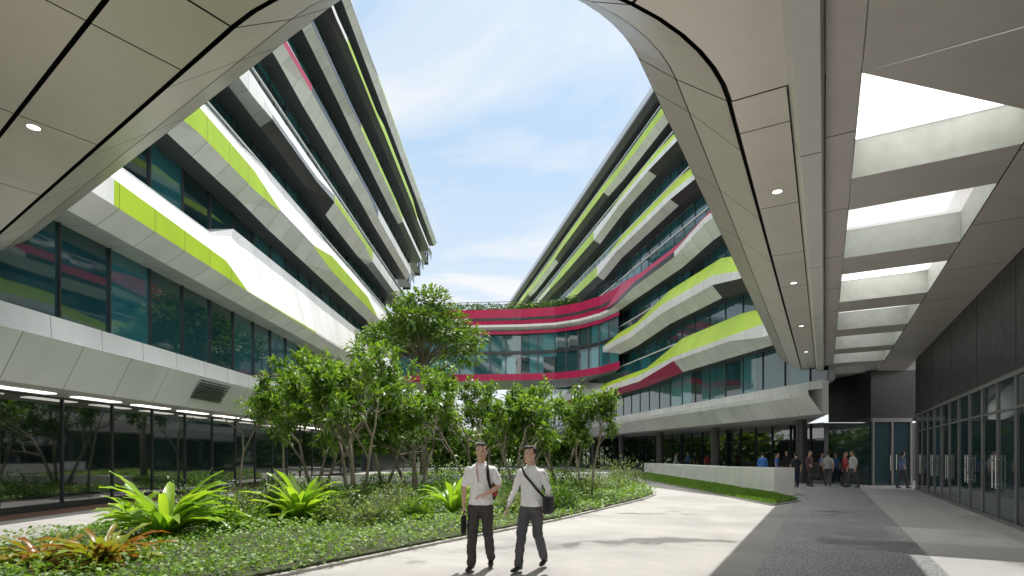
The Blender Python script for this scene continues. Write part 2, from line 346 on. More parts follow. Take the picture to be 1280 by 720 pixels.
for (w0,z0,w1,z1,m) in strips:
    for a,b in segs(right_s):
        sk=.5 if w0>=.5 else 0
        cpanel(a,b,w0,z0,w1,z1,M[m],sk if a>0 else 0,sk)
    for a,b in segs(arc_s): cpanel(a,b,w0,z0,w1,z1,M[m])
    for a,b in segs(left_s):
        sk=-.5 if w0>=.5 else 0
        cpanel(a,b,w0,z0,w1,z1,M[m],sk,sk if b<-1 else 0)
for a,b in segs(right_s):
    cpanel(a,b,1.17,ZC,1.80,ZC,M['sof'])
def rstrip(s0,s1,w0,z0,w1,z1,mat,pitch=5.4):
    s=s0
    while s<s1-.01:
        e=min(s+pitch,s1); mb.face([ps(s+g,w0,z0),ps(e-g,w0,z0),ps(e-g,w1,z1),ps(s+g,w1,z1)],mat); s=e
S_=-9.0
rstrip(S_,64,1.80,ZC+.05,1.9,ZC-.22,M['sofw'])
rstrip(S_,64,1.9,ZC-.22,2.15,ZC-.22,M['sofw'])
rstrip(S_,64,2.15,ZC-.22,2.19,ZR,M['sofd'])
rstrip(S_,64,2.2,ZR,2.55,ZR,M['sof'],2.7)
SKY0,PITCH,OPEN=.5,4.1,2.8
mskl=MB()
def skm(name,lo,hi):
    m,nt,b=newmat(name)
    tr=N(nt,'ShaderNodeBsdfTranslucent',inp={0:(.95,.95,.95,1)}); tp=N(nt,'ShaderNodeBsdfTransparent',inp={0:(.95,.97,.97,1)})
    no=N(nt,'ShaderNodeTexNoise',inp={'Scale':3.0,'Detail':8.0}); mr=N(nt,'ShaderNodeMapRange',inp={'From Min':.3,'From Max':.7,'To Min':lo,'To Max':hi}); nt.links.new(no.outputs['Fac'],mr.inputs[0])
    ms=N(nt,'ShaderNodeMixShader'); nt.links.new(mr.outputs[0],ms.inputs[0]); nt.links.new(tr.outputs[0],ms.inputs[1]); nt.links.new(tp.outputs[0],ms.inputs[2])
    nt.links.new(ms.outputs[0],nt.nodes['Material Output'].inputs['Surface']); return m
M['skl']=skm('skylight_frosted_glass',.02,.14); M['skc']=skm('skylight_clear_glass',.6,.85)
def cell(s0,s1,tri=False,clear=False):
    w0,w1,zt=2.56,4.6,ZC+.55
    c=[(s0,w0),(s1,w0),(s1,w1),(s0+(2.0 if tri else 0),w1)]
    for i in range(4):
        p,q=c[i],c[(i+1)%4]
        mb.face([ps(p[0],p[1],ZR),ps(q[0],q[1],ZR),ps(q[0],q[1],zt),ps(p[0],p[1],zt)],M['well'])
    mskl.face([ps(p[0],p[1],zt) for p in c],M['skc' if clear else 'skl'])
    if tri: mb.face([ps(s0,w0,ZR),ps(s0+2.0,w1,ZR),ps(s0,w1,ZR)],M['sof'])
s=SKY0; i=0
while s<34:
    cell(s,s+OPEN,i==0,i==1)
    rstrip(s+OPEN,s+PITCH,2.56,ZR,4.6,ZR,M['sof'],9); s+=PITCH; i+=1
rstrip(s,64,2.56,ZR,4.6,ZR,M['sof'],2.7)
rstrip(SKY0-9,SKY0,2.56,ZR,4.6,ZR,M['sof'],3)
rstrip(SKY0-9,SKY0+62,4.62,ZR,5.85,ZR,M['sof'],3)
ws=[1.15,2.05,4.2,6.4,8.6,11,14]
for w0,w1 in zip(ws[:-1],ws[1:]):
    a0=w0+.03
    for a,b in segs(arc_s): cpanel(a,b,a0,ZC,w1,ZC,M['sof'])
    for a,b in segs(left_s): cpanel(a,b,a0,ZC,w1,ZC,M['sof'])
def back(s0,s1,w0,z0,w1,z1,n=1,f=None,mat='void'):
    f=f or pt
    for i in range(n):
        p,q=s0+(s1-s0)*i/n,s0+(s1-s0)*(i+1)/n
        mb.face([f(p,w0,z0),f(q,w0,z0),f(q,w1,z1),f(p,w1,z1)],M[mat])
for (s0,s1,n) in ((0,64,1),(-1,0,18),(-20,-1,1)):
    back(s0,s1,0.0,7.05,.5,6.56,n); back(s0,s1,.5,6.56,1.15,6.08,n)
    if s0<0: back(s0,s1,1.15,6.08,14,6.08,n)
    back(s0,s1,0,6.95,.02,7.35,n,mat='sofd'); back(s0,s1,.02,7.35,2.5,7.38,n,mat='roof')
    if s0<0: back(s0,s1,2.5,7.38,2.5+11.5,7.4,n,mat='roof')
back(0,64,1.15,6.08,2.54,6.08); back(S_,64,1.8,6.09,2.54,6.09,f=ps); back(S_,64,4.62,6.085,5.9,6.085,f=ps); back(S_,SKY0-.01,2.54,6.085,4.62,6.085,f=ps)
back(S_,64,4.62,7.2,6.5,7.2,f=ps,mat='roof')
s=SKY0
while s<34:
    back(s+OPEN+.01,s+PITCH-.01,2.54,6.62,4.62,6.62,f=ps); s+=PITCH
back(s,64,2.54,6.08,4.62,6.08,f=ps)
def disc(p,r,z,mat,n=16):
    mb.face([(p[0]+r*math.cos(2*math.pi*i/n),p[1]+r*math.sin(2*math.pi*i/n),z) for i in range(n)],mat)
for s in (3.3,9,14.5,20,26):
    disc(ps(s,1.5,0),.075,ZC-.006,M['lamp']); disc(ps(s,1.5,0),.095,ZC-.003,M['sofd'])
d=(ZC-CZ)*F/(568-159); disc(((42-640)/F*d,d),.075,ZC-.006,M['lamp']); disc(((42-640)/F*d,d),.095,ZC-.003,M['sofd'])
mb.done('soffit_panels',cn); mskl.done('skylights',cn)

# storefront
sf=empty('storefront'); mb=MB(); W0=5.83
M['sfg']=glass('storefront_glass',(.016,.034,.040),pitch=1.8,zp=9,ior=1.65,lo=.4,hi=1.8)
M['frame']=simple('door_frame_metal',(.24,.24,.235),.35,.4)
M['hnd']=simple('door_handle_steel',(.6,.6,.6),.3,.8)
M['upper']=simple('dark_cladding',(.020,.020,.022),.42,0.0)
FS=lambda t,o,z:ps(t,W0-o,z)
S0_,S1=-9,24.4
mb.face([FS(S0_,0,3.4),FS(S1,0,3.4),FS(S1,0,6.05),FS(S0_,0,6.05)],M['upper'])
for i in range(10):
    s=S0_+i*3.6
    if s<S1: mb.box(s-.01,s+.01,.0,.008,3.47,6.0,M['mull'],FS)
mb.face([FS(S0_,-.02,0.05),FS(S1,-.02,.05),FS(S1,-.02,3.4),FS(S0_,-.02,3.4)],M['sfg'],[(0,0),(S1+9,0),(S1+9,3),(0,3)])
s=-9+.02;i=0
while s<S1:
    dbl=i%2==0
    mb.box(s-.05,s+.05,-.015,.012,0,3.34,M['frame'],FS)
    if not dbl:
        mb.box(s-.006,s+.006,.0121,.0135,.12,3.3,M['void'],FS)
        for q in (.16,-.16):
            mb.tube([FS(s+q,.06,.8),FS(s+q,.06,1.6)],[.016,.016],M['hnd'])
            for zz in (.9,1.5): mb.tube([FS(s+q,-.01,zz),FS(s+q,.06,zz)],[.01,.01],M['hnd'],n=5)
    s+=1.5;i+=1
mb.box(S0_,S1,-.012,.03,3.34,3.44,M['frame'],FS); mb.box(S0_,S1,-.011,.02,.0,.10,M['frame'],FS); mb.box(S0_,S1,-.0105,.010,2.62,2.68,M['frame'],FS)
mb.face([FS(S1,0,0),FS(S1,-9,0),FS(S1,-9,6),FS(S1,0,6)],M['upper'])
mb.done('shopfront',sf)
ev=empty('entrance_vestibule'); mb=MB()
x0,x1,y0=18.65,20.7,29.0
mb.face([(x0,y0+.05,.02),(x1,y0+.05,.02),(x1,y0+.05,3.3),(x0,y0+.05,3.3)],M['sfg'],[(0,0),(2,0),(2,3),(0,3)])
mb.face([(x0,y0+.05,.02),(x0,y0+4,.02),(x0,y0+4,3.3),(x0,y0+.05,3.3)],M['sfg'],[(0,0),(4,0),(4,3),(0,3)])
for x in (x0,(x0+x1)/2-.05,x1-.1): mb.box(x,x+.1,y0-.05,y0+.045,0,3.3,M['frame'])
for q in (-.15,.15): mb.tube([((x0+x1)/2+q,y0-.12,.8),((x0+x1)/2+q,y0-.12,1.6)],[.02,.02],M['hnd'])
mb.box(x0-.05,x1,y0-.06,y0+.06,3.3,3.5,M['frame'])
mb.box(x0,x1+2,y0+.1,y0+4,3.5,6.0,M['upper'])
mb.done('doors',ev)

# ---------------------------------------------------------------- ground
def poly(name,pts,z,mat,parent=None,h=0):
    mb=MB(); mb.face([(x,y,z) for x,y in pts],mat,[(x,y) for x,y in pts])
    if h:
        for i in range(len(pts)):
            a,b=pts[i],pts[(i+1)%len(pts)]; mb.face([(a[0],a[1],z-h),(b[0],b[1],z-h),(b[0],b[1],z),(a[0],a[1],z)],mat)
    return mb.done(name,parent)
def paving(name,col,speck=0,stain=.25,jx=3.0,jy=3.0,rot=0,rough=.75,fine=60.0,off=0.0):
    m,nt,b=newmat(name); L=nt.links
    tc=N(nt,'ShaderNodeTexCoord'); mp=N(nt,'ShaderNodeMapping'); mp.inputs['Rotation'].default_value=(0,0,rot); mp.inputs['Location'].default_value=(off,0,0); L.new(tc.outputs['Object'],mp.inputs[0])
    n1=N(nt,'ShaderNodeTexNoise',inp={'Scale':.45,'Detail':8.0,'Roughness':.65}); L.new(mp.outputs[0],n1.inputs['Vector'])
    r1=N(nt,'ShaderNodeMapRange',inp={'From Min':.3,'From Max':.65,'To Min':1-stain,'To Max':1.05}); L.new(n1.outputs['Fac'],r1.inputs[0])
    n2=N(nt,'ShaderNodeTexNoise',inp={'Scale':fine,'Detail':3.0}); L.new(mp.outputs[0],n2.inputs['Vector'])
    r2=N(nt,'ShaderNodeMapRange',inp={'From Min':.35,'From Max':.65,'To Min':1-.08-speck,'To Max':1.08+speck}); L.new(n2.outputs['Fac'],r2.inputs[0])
    mu=N(nt,'ShaderNodeMath',operation='MULTIPLY'); L.new(r1.outputs[0],mu.inputs[0]); L.new(r2.outputs[0],mu.inputs[1])
    sp=N(nt,'ShaderNodeSeparateXYZ'); L.new(mp.outputs[0],sp.inputs[0]); last=mu
    for ax,j in ((0,jx),(1,jy)):
        d=N(nt,'ShaderNodeMath',operation='DIVIDE',inp={1:j}); L.new(sp.outputs[ax],d.inputs[0])
        fr=N(nt,'ShaderNodeMath',operation='FRACT'); L.new(d.outputs[0],fr.inputs[0])
        gt=N(nt,'ShaderNodeMath',operation='GREATER_THAN',inp={1:.018/j}); L.new(fr.outputs[0],gt.inputs[0])
        rr=N(nt,'ShaderNodeMapRange',inp={'To Min':.55,'To Max':1.0}); L.new(gt.outputs[0],rr.inputs[0])
        q=N(nt,'ShaderNodeMath',operation='MULTIPLY'); L.new(last.outputs[0],q.inputs[0]); L.new(rr.outputs[0],q.inputs[1]); last=q
    n3=N(nt,'ShaderNodeTexNoise',inp={'Scale':.35,'Detail':6.0,'Roughness':.6,'Distortion':.3}); L.new(mp.outputs[0],n3.inputs['Vector'])
    r4=N(nt,'ShaderNodeMapRange',inp={'From Min':.36,'From Max':.42,'To Min':.68,'To Max':1.0}); L.new(n3.outputs['Fac'],r4.inputs[0])
    q=N(nt,'ShaderNodeMath',operation='MULTIPLY'); L.new(last.outputs[0],q.inputs[0]); L.new(r4.outputs[0],q.inputs[1]); last=q
    r3=N(nt,'ShaderNodeMapRange',inp={'From Min':.36,'From Max':.41,'To Min':rough*.4,'To Max':rough}); L.new(n3.outputs['Fac'],r3.inputs[0]); L.new(r3.outputs[0],b.inputs['Roughness'])
    sc=N(nt,'ShaderNodeVectorMath',operation='SCALE'); sc.inputs[0].default_value=col; L.new(last.outputs[0],sc.inputs['Scale']); L.new(sc.outputs[0],b.inputs['Base Color'])
    bp=N(nt,'ShaderNodeBump',inp={'Strength':.25,'Distance':.01}); L.new(n2.outputs['Fac'],bp.inputs['Height']); L.new(bp.outputs[0],b.inputs['Normal'])
    return m
M['conc']=paving('concrete_paving',(.40,.39,.372),speck=.06,stain=.36,jx=400,jy=5,rot=.3,off=50)
M['grav']=paving('pebble_paving',(.33,.335,.345),speck=.6,jx=400,jy=400,fine=34.0)
M['conc2']=paving('smooth_paving',(.52,.51,.50),jx=400,jy=400,stain=.14,rot=math.atan2(.487,.873))
M['gnd']=simple('distant_ground',(.14,.18,.08),.95,var=.3,scale=.05)
poly('ground',[(-900,-900),(900,-900),(900,1500),(-900,1500)],-.02,M['gnd'])
poly('plaza_paving',[(-13.5,-14),(30,-14),(60,75),(-30,75)],0,M['conc'])
def cx(c,d): return (.557*d+c,d)
poly('pebble_strip',[cx(-.85,-3),cx(1.6,-3),cx(1.9,60),cx(-1.3,60)],.004,M['grav'])
poly('walkway_paving',[cx(1.62,-3),cx(6,-3),cx(8,60),cx(1.92,60)],.005,M['conc2'])
M['deck']=simple('terracotta_deck',(.16,.085,.06),.7)
poly('deck_strip',[(-13.4,-6),(-12.3,-6),(-12.3,45),(-13.4,45)],.006,M['deck'])
bed=[(-8.0,4.6),(-4.2,5.8),(-2.98,7.46),(-1.18,10.3),(1.19,13.8),(4.5,19.6),(5.7,22.2),(6.1,25),(6.4,30),(7.2,37),(5,46),(-6,46),(-10,38),(-10.5,26),(-9.6,16),(-8.8,10)]
M['kerb']=simple('kerb_stone',(.38,.37,.35),.8,bump=.2)
def inset(pts,d):
    c=np.array(pts); n=len(c); out=[]
    for i in range(n):
        a,b,e=c[i-1],c[i],c[(i+1)%n]; t1=(b-a)/np.linalg.norm(b-a); t2=(e-b)/np.linalg.norm(e-b)
        n1=np.array([-t1[1],t1[0]])+np.array([-t2[1],t2[0]]); n1/=np.linalg.norm(n1); out.append(tuple(b+n1*d))
    return out
poly('bed_kerb',bed,.04,M['kerb'],h=.04)
bi=inset(bed,.10)
poly('planting_bed',bi,.08,M['soil'],h=.05)
def inpoly(x,y,pts):
    c=np.zeros(len(x),bool); n=len(pts)
    for i in range(n):
        x1,y1=pts[i];x2,y2=pts[(i+1)%n]
        k=((y1>y)!=(y2>y))&(x<(x2-x1)*(y-y1)/(y2-y1+1e-12)+x1); c^=k
    return c
def scatter(pts,n,y0,y1,p=2.0):
    xs=min(q[0] for q in pts),max(q[0] for q in pts); X=[];Y=[];tot=0
    while tot<n:
        m=n*3; u=np.random.rand(m); y=y0+(y1-y0)*u**p; x=np.random.uniform(xs[0],xs[1],m)
        k=inpoly(x,y,pts); X.append(x[k]);Y.append(y[k]);tot+=k.sum()
    return np.concatenate(X)[:n],np.concatenate(Y)[:n]
n=64000; x,y=scatter(inset(bed,.0),n,4.6,46,2.0)
x=x+np.random.randn(n)*.05; y=y+np.random.randn(n)*.05
hh=.06+.14*(.5+.5*np.sin(x*1.7+y*.6)*np.cos(y*1.3-x*.4))
z=.05+np.random.rand(n)*hh*1.6
sz=(.045+.05*np.random.rand(n))*(1+np.maximum(0,y-10)*.05)
leaves('groundcover',np.stack([x,y,z],1),np.random.randn(n,3)*[1,1,.4]+[0,0,.25],np.random.randn(n,3)*.4+[0,0,1],sz,sz*.7,M['leafG'])
gr=[(8.15,17.6),(9.9,19.2),(10.6,22.5),(11.4,48),(8.3,46),(8.2,36)]
poly('lawn_kerb',gr,.05,M['kerb'],h=.05); gi=inset(gr,.1)
poly('lawn',gi,.07,simple('lawn_green',(.08,.14,.03),.95,var=.3,scale=4,bump=.5,bscale=60),h=.02)
n=22000; x,y=scatter(gi,n,17.6,48,1.7)
leaves('grass',np.stack([x,y,np.full(n,.07)],1),np.random.randn(n,3)*[.5,.5,.2]+[0,0,1],np.random.randn(n,3),.07+.05*np.random.rand(n),.02+y*.0006,M['leafG'])
M['wwall']=simple('white_render',(.82,.81,.79),.75,var=.08,scale=1.5)
def wall(name,pts,z0,z1,th,mat):
    mb=MB(); P=[Vector((p[0],p[1],0)) for p in pts]; L=[];Rr=[]
    for i in range(len(P)):
        a=P[max(0,i-1)];b=P[min(len(P)-1,i+1)];d=(b-a).normalized();nn=Vector((-d.y,d.x,0))*th/2
        L.append(P[i]+nn);Rr.append(P[i]-nn)
    H=[z1]*len(P) if not isinstance(z1,(list,tuple)) else z1
    for i in range(len(P)-1):
        q=[Rr[i],Rr[i+1],L[i+1],L[i]]; h=[H[i],H[i+1],H[i+1],H[i]]
        mb.hexa([(p.x,p.y,z0) for p in q],[(p.x,p.y,k) for p,k in zip(q,h)],mat)
    return mb.done(name)
wall('low_white_wall',[(12.2,50),(11.7,40),(11.2,30),(10.85,25),(10.8,22.2)],0,[.85,.92,.98,1.05,1.1],.8,M['wwall'])
wall('garden_wall',[(-9.9,25),(-6,26.5),(-2,28),(2,29.5),(5.3,31)],.05,.62,.3,M['wwall'])
# ---------------------------------------------------------------- vegetation
def rv(rs): return Vector((rs.gauss(0,1),rs.gauss(0,1),rs.gauss(0,1))).normalized()
def tree(name,base,H,spread,stems,seed,mat='leafA',first=.32,leaf=.27,per=17,levels=3,r0=.06,kids=3,wid=1.0):
    rs=random.Random(seed); e=empty(name,(0,0,0)); mb=MB(); tips=[]
    def br(p,d,L,r,lv):
        pts=[p];rad=[r]; q=p.copy(); dd=d.copy()
        for i in range(3):
            dd=(dd+rv(rs)*.16+Vector((0,0,.05))).normalized(); q=q+dd*L/3; pts.append(q.copy()); rad.append(r*(1-.14*(i+1)))
        mb.tube(pts,rad,M['bark'],n=7 if lv<2 else 4,cap=lv==0)
        if lv>=levels: tips.append((q,dd)); tips.append((pts[2],dd)); return
        if lv>=levels-1: tips.append((q,dd))
        for k in range(kids):
            a=rs.uniform(0,2*math.pi); u=dd.orthogonal().normalized(); v=dd.cross(u)
            nd=(dd*rs.uniform(.6,1.0)+(u*math.cos(a+k*2*math.pi/kids)+v*math.sin(a+k*2*math.pi/kids))*rs.uniform(.5,.95)*spread)
            nd.normalize()
            br(q if k<kids-1 else pts[2],nd,L*rs.uniform(.62,.85)*(1 if lv>0 else .8),r*.62,lv+1)
    for s in range(stems):
        a=2*math.pi*s/stems+rs.uniform(-.4,.4); lean=.0 if stems==1 else rs.uniform(.18,.5)
        d=Vector((math.cos(a)*lean,math.sin(a)*lean,1)).normalized()
        br(Vector(base)+Vector((math.cos(a),math.sin(a),0))*(.12 if stems>1 else 0),d,H*first*rs.uniform(.85,1.1),r0*rs.uniform(.8,1.15),0)
    kz=(H-.15)/(max(t[0].z for t in tips)-base[2]); B=Vector(base)
    sc=lambda p: Vector((B.x+(p.x-B.x)*wid,B.y+(p.y-B.y)*wid,B.z+(p.z-B.z)*kz))
    mb.v=[tuple(sc(Vector(p))) for p in mb.v]
    mb.done('trunk_and_branches',e,True)
    P=[];D=[];NN=[]
    for (q,dd) in tips:
        q=sc(q); m=per+rs.randint(-3,3)
        for i in range(m):
            o=rv(rs); v=(o*1.0+dd*.45+Vector((0,0,.15))).normalized()
            P.append(q-dd*rs.uniform(0,.28)+o*.05); D.append(v); NN.append(Vector((0,0,1))+rv(rs)*.35)
    n=len(P)
    leaves('foliage',np.array(P),np.array(D),np.array(NN),leaf*(.6+.7*np.random.rand(n)),leaf*.35*(.8+.5*np.random.rand(n)),M[mat],e)
    return e
def at(u,d): return ((u-640)/F*d,d,.08)
tree('frangipani_tree',at(445,17),5.0,.95,4,1,wid=1.2)
tree('frangipani_tree',at(395,20.5),5.2,.9,3,2,wid=1.15)
tree('frangipani_tree',at(520,20),4.9,.9,4,3,wid=1.2)
tree('frangipani_tree',at(590,23),5.1,.9,4,4,wid=1.2)
tree('frangipani_tree',at(650,21.5),4.6,.85,4,5,wid=1.2)
tree('frangipani_tree',at(610,28),5.4,.9,4,6,mat='leafB',wid=1.2)
tree('frangipani_tree',at(735,20.5),4.3,.7,2,7,leaf=.25)
tree('frangipani_tree',at(695,27),5.2,.8,3,8,wid=1.2)
tree('frangipani_tree',at(480,26),6.0,.9,3,9,mat='leafB',wid=1.2)
tree('slender_tree',at(352,23),6.0,.6,1,10,first=.5,leaf=.34,per=20,kids=3,wid=.9)
tree('slender_tree',at(300,25),5.4,.6,1,12,first=.5,leaf=.34,per=20,kids=3,wid=.9)
def rain_tree(name,base,H,Rw,seed):
    rs=random.Random(seed); e=empty(name); mb=MB(); B=Vector(base)
    tr=[B,B+Vector((.1,0,H*.25)),B+Vector((-.05,.05,H*.45)),B+Vector((0,0,H*.62))]
    mb.tube(tr,[.19,.15,.13,.11],M['bark'],n=10)
    P=[];D=[];NN=[];K=40
    for i in range(K):
        a=i*2.4; rr=Rw*math.sqrt((i+.5)/K)*rs.uniform(.78,1.15)
        cz=B.z+H*.66+(H*.29)*math.sqrt(max(0,1-(rr/Rw)**2*.9))*rs.uniform(.45,1.0)-.15*rr
        c=B+Vector((rr*math.cos(a),rr*math.sin(a),0)); c.z=cz
        mid=tr[3].lerp(c,.5)+Vector((0,0,.25)); mb.tube([tr[3]-Vector((0,0,rs.uniform(0,1.2))),mid,c],[.06,.035,.012],M['bark'],n=5)
        cr=rs.uniform(.5,1.15)
        for j in range(int(270*cr)):
            o=rv(rs); k=rs.random()**.45; p=c+Vector((o.x*cr*k*1.15,o.y*cr*k*1.15,o.z*cr*k*.6))
            P.append(p); D.append(o+Vector((0,0,-.1))); NN.append(Vector((0,0,1))+rv(rs)*.5)
    mb.done('trunk_and_branches',e,True); n=len(P)
    leaves('foliage',np.array(P),np.array(D),np.array(NN),.22+.16*np.random.rand(n),.12+.07*np.random.rand(n),M['leafT'],e)
rain_tree('rain_tree',at(528,33),11.4,3.3,4)
def shrub(name,base,r,h,seed,mat='leafS',n=900,leaf=.13):
    rs=np.random.RandomState(seed); th=rs.rand(n)*2*np.pi; u=rs.rand(n)**.5; ph=rs.rand(n)
    lump=1+.3*np.sin(th*3+seed)+.2*np.sin(th*5+seed*2)
    x=base[0]+r*lump*u*np.cos(th); y=base[1]+r*lump*u*np.sin(th); z=base[2]+h*lump*ph*np.sqrt(np.maximum(0,1-u**2*.9))
    P=np.stack([x,y,z],1); D=P-np.array([base[0],base[1],base[2]-.2])+rs.randn(n,3)*.5*r
    e=empty(name); mb=MB()
    for i in range(5):
        a=i*1.3; mb.tube([base,(base[0]+r*.4*math.cos(a),base[1]+r*.4*math.sin(a),base[2]+h*.7)],[.015,.006],M['bark'],n=4)
    mb.done('stems',e)
    leaves('leaves',P,D,rs.randn(n,3)*.4+[0,0,1],leaf*(.6+.8*rs.rand(n)),leaf*.35,M[mat],e)
for i,(u,d,r,h,m) in enumerate([(772,25,.9,1.3,'leafS'),(745,24,.8,1.0,'leafS'),(720,20,.6,.8,'leafA'),(495,15,.7,.65,'leafS'),(450,16,.7,.7,'leafB'),(530,17,.6,.7,'leafB'),(600,17,.8,.7,'leafA'),
    (650,18,.8,.8,'leafB'),(690,18,.7,.7,'leafA'),(330,16,.8,.7,'leafB'),(300,14,.7,.6,'leafS'),(250,15,.8,.8,'leafB'),(420,13,.6,.55,'leafS'),(560,19,.8,.9,'leafA'),(480,20,.9,.9,'leafB'),(380,18,.9,.9,'leafB'),
    (620,24,1,1.2,'leafB'),(560,24,1,1.1,'leafB'),(700,26,1.1,1.3,'leafB'),(350,21,.8,.8,'leafA'),(790,31,.9,.9,'leafS'),(470,12.6,.45,.45,'leafS'),(520,13.6,.4,.4,'leafA'),(640,15.2,.45,.45,'leafS'),(700,16,.5,.5,'leafB'),(290,11.5,.5,.45,'leafA'),
    (440,14.3,.5,.6,'leafB'),(350,13.6,.5,.5,'leafB'),(265,12.6,.5,.5,'leafB'),(400,15.5,.6,.7,'leafA')]):
    shrub('shrub',at(u,d),r,h,i,m)
def rosette(name,base,n,L,W,mat,seed,up=(.35,1.25),seg=7):
    rs=random.Random(seed); V=[];Fc=[];Rn=[]
    for i in range(n):
        a=rs.uniform(0,2*math.pi); el_=rs.uniform(*up); l=L*rs.uniform(.65,1.1); w=W*rs.uniform(.8,1.2); r=rs.random()
        p=Vector(base)+Vector((math.cos(a),math.sin(a),0))*.05; droop=rs.uniform(.09,.2); tw=rs.uniform(-.25,.25); a2=a
        st=len(V)
        for k in range(seg+1):
            f=k/seg; ww=w*(math.sin(math.pi*min(1,(f*.88+.10)))**.7); 
            d=Vector((math.cos(a2)*math.cos(el_),math.sin(a2)*math.cos(el_),math.sin(el_))); sd=Vector((-math.sin(a2),math.cos(a2),0)); up_=sd.cross(d)
            if up_.z<0: up_=-up_
            wv=math.sin(k*2.1+i)*.02
            V+= [tuple(p+sd*ww*.5+up_*(ww*.22+wv)),tuple(p),tuple(p-sd*ww*.5+up_*(ww*.22-wv))]; Rn+=[r]*3
            p=p+d*l/seg; el_-=droop*(.4+f*1.6); a2+=tw/seg
        for k in range(seg):
            b=st+k*3; Fc+=[(b,b+1,b+4,b+3),(b+1,b+2,b+5,b+4)]
    me=bpy.data.meshes.new(name); me.from_pydata(V,[],Fc); a=me.attributes.new('rnd','FLOAT','POINT'); a.data.foreach_set('value',Rn)
    me.polygons.foreach_set('use_smooth',[True]*len(Fc)); me.materials.append(M[mat]); o=bpy.data.objects.new(name,me); link(o); return o
rosette('birds_nest_fern',at(207,10.8),64,1.45,.19,'leafF',1)
rosette('birds_nest_fern',at(375,13.2),56,1.4,.18,'leafF',2)
rosette('birds_nest_fern',at(567,14.6),36,1.2,.15,'leafF',3,up=(.8,1.4))
rosette('birds_nest_fern',at(165,13.5),30,.8,.12,'leafF',6)
rosette('bromeliad',(-5.75,7.9,.1),60,.85,.09,'leafR',4,up=(.15,.9))
rosette('bromeliad',(-6.7,8.0,.1),46,.7,.08,'leafR',5,up=(.15,.9))
def treeline(name,pts,H,n,seed,mat='leafB'):
    rs_=np.random.RandomState(seed); pa=np.array(pts); i=rs_.randint(0,len(pts)-1,n); u=rs_.rand(n)
    x=pa[i,0]+(pa[i+1,0]-pa[i,0])*u; y=pa[i,1]+(pa[i+1,1]-pa[i,1])*u; s=x+y*.3
    hl=H*(.7+.18*np.sin(s*.5+seed)+.12*np.sin(s*1.3)); z=hl*rs_.rand(n)**.6
    P=np.stack([x+rs_.randn(n)*1.5,y+rs_.randn(n)*2,z],1)
    leaves(name,P,rs_.randn(n,3)+[0,0,.2],rs_.randn(n,3)*.5+[0,0,1],.9,.5,M[mat])
treeline('distant_trees',[(-40,112),(0,115),(60,118),(110,110)],8,9000,1)
treeline('distant_trees',[(16,82),(50,88),(90,80)],6,7000,2,'leafA')
treeline('distant_trees',[(-12,72),(-4,74),(8,78)],7,6000,3,'leafA')
# ---------------------------------------------------------------- people
def ring_loft(rings,n=18):
    V=[];Fc=[]
    for c,ax,ay in rings:
        for k in range(n):
            a=2*math.pi*k/n; V.append(tuple(Vector(c)+ax*math.cos(a)+ay*math.sin(a)))
    m=len(rings)
    for i in range(m-1):
        for k in range(n):
            l=(k+1)%n; Fc.append((i*n+k,i*n+l,(i+1)*n+l,(i+1)*n+k))
    Fc.append(tuple(range(n))[::-1]); Fc.append(tuple((m-1)*n+k for k in range(n)))
    return V,Fc
class Blob:
    def __init__(s): s.V=[];s.F=[]
    def add(s,vf):
        o=len(s.V); s.V+=vf[0]; s.F+=[tuple(i+o for i in f) for f in vf[1]]
    def limb(s,pts,rad,flat=1.0,side=None):
        pts=[Vector(p) for p in pts]; R=[]
        for i,p in enumerate(pts):
            d=(pts[min(i+1,len(pts)-1)]-pts[max(0,i-1)]).normalized()
            sd=(Vector(side) if side is not None else (Vector((1,0,0)) if abs(d.x)<.8 else Vector((0,1,0)))); sd=(sd-d*sd.dot(d)).normalized(); w=d.cross(sd)
            if i==0:
                for q in (.95,.6): R.append((p-d*rad[0]*q*.9,sd*rad[0]*math.sqrt(1-q*q),w*rad[0]*flat*math.sqrt(1-q*q)))
            R.append((p,sd*rad[i],w*rad[i]*flat))
            if i==len(pts)-1:
                for q in (.6,.95): R.append((p+d*rad[i]*q*.9,sd*rad[i]*math.sqrt(1-q*q),w*rad[i]*flat*math.sqrt(1-q*q)))
        s.add(ring_loft(R,14))
    def ell(s,c,rx,ry,rz,M3=None):
        R=[];m=9
        for i in range(m):
            t=-1+2*(i+.12)/(m-.76); q=math.sqrt(max(.01,1-t*t)); c0=Vector((0,0,rz*t)); X=Vector((rx*q,0,0));Y=Vector((0,ry*q,0))
            if M3: c0,X,Y=M3@c0,M3@X,M3@Y
            R.append((Vector(c)+c0,X,Y))
        s.add(ring_loft(R,14))
    def zl(s,rows):
        s.add(ring_loft([(Vector((cx_,cy,z)),Vector((rx,0,0)),Vector((0,ry,0))) for z,rx,ry,cx_,cy in rows],22))
    def done(s,name,mat,parent,vox,disp=0,sm=2,ns=.09):
        me=bpy.data.meshes.new(name); me.from_pydata(s.V,[],s.F); me.materials.append(mat); o=bpy.data.objects.new(name,me); link(o); o.parent=parent
        r=o.modifiers.new('r','REMESH'); r.mode='VOXEL'; r.voxel_size=vox; r.use_smooth_shade=True
        if sm: q=o.modifiers.new('s','SMOOTH'); q.factor=.5; q.iterations=sm
        if disp:
            tx=bpy.data.textures.new(name+'_folds','CLOUDS'); tx.noise_scale=ns
            d=o.modifiers.new('d','DISPLACE'); d.texture=tx; d.strength=disp; d.mid_level=.5
        return o
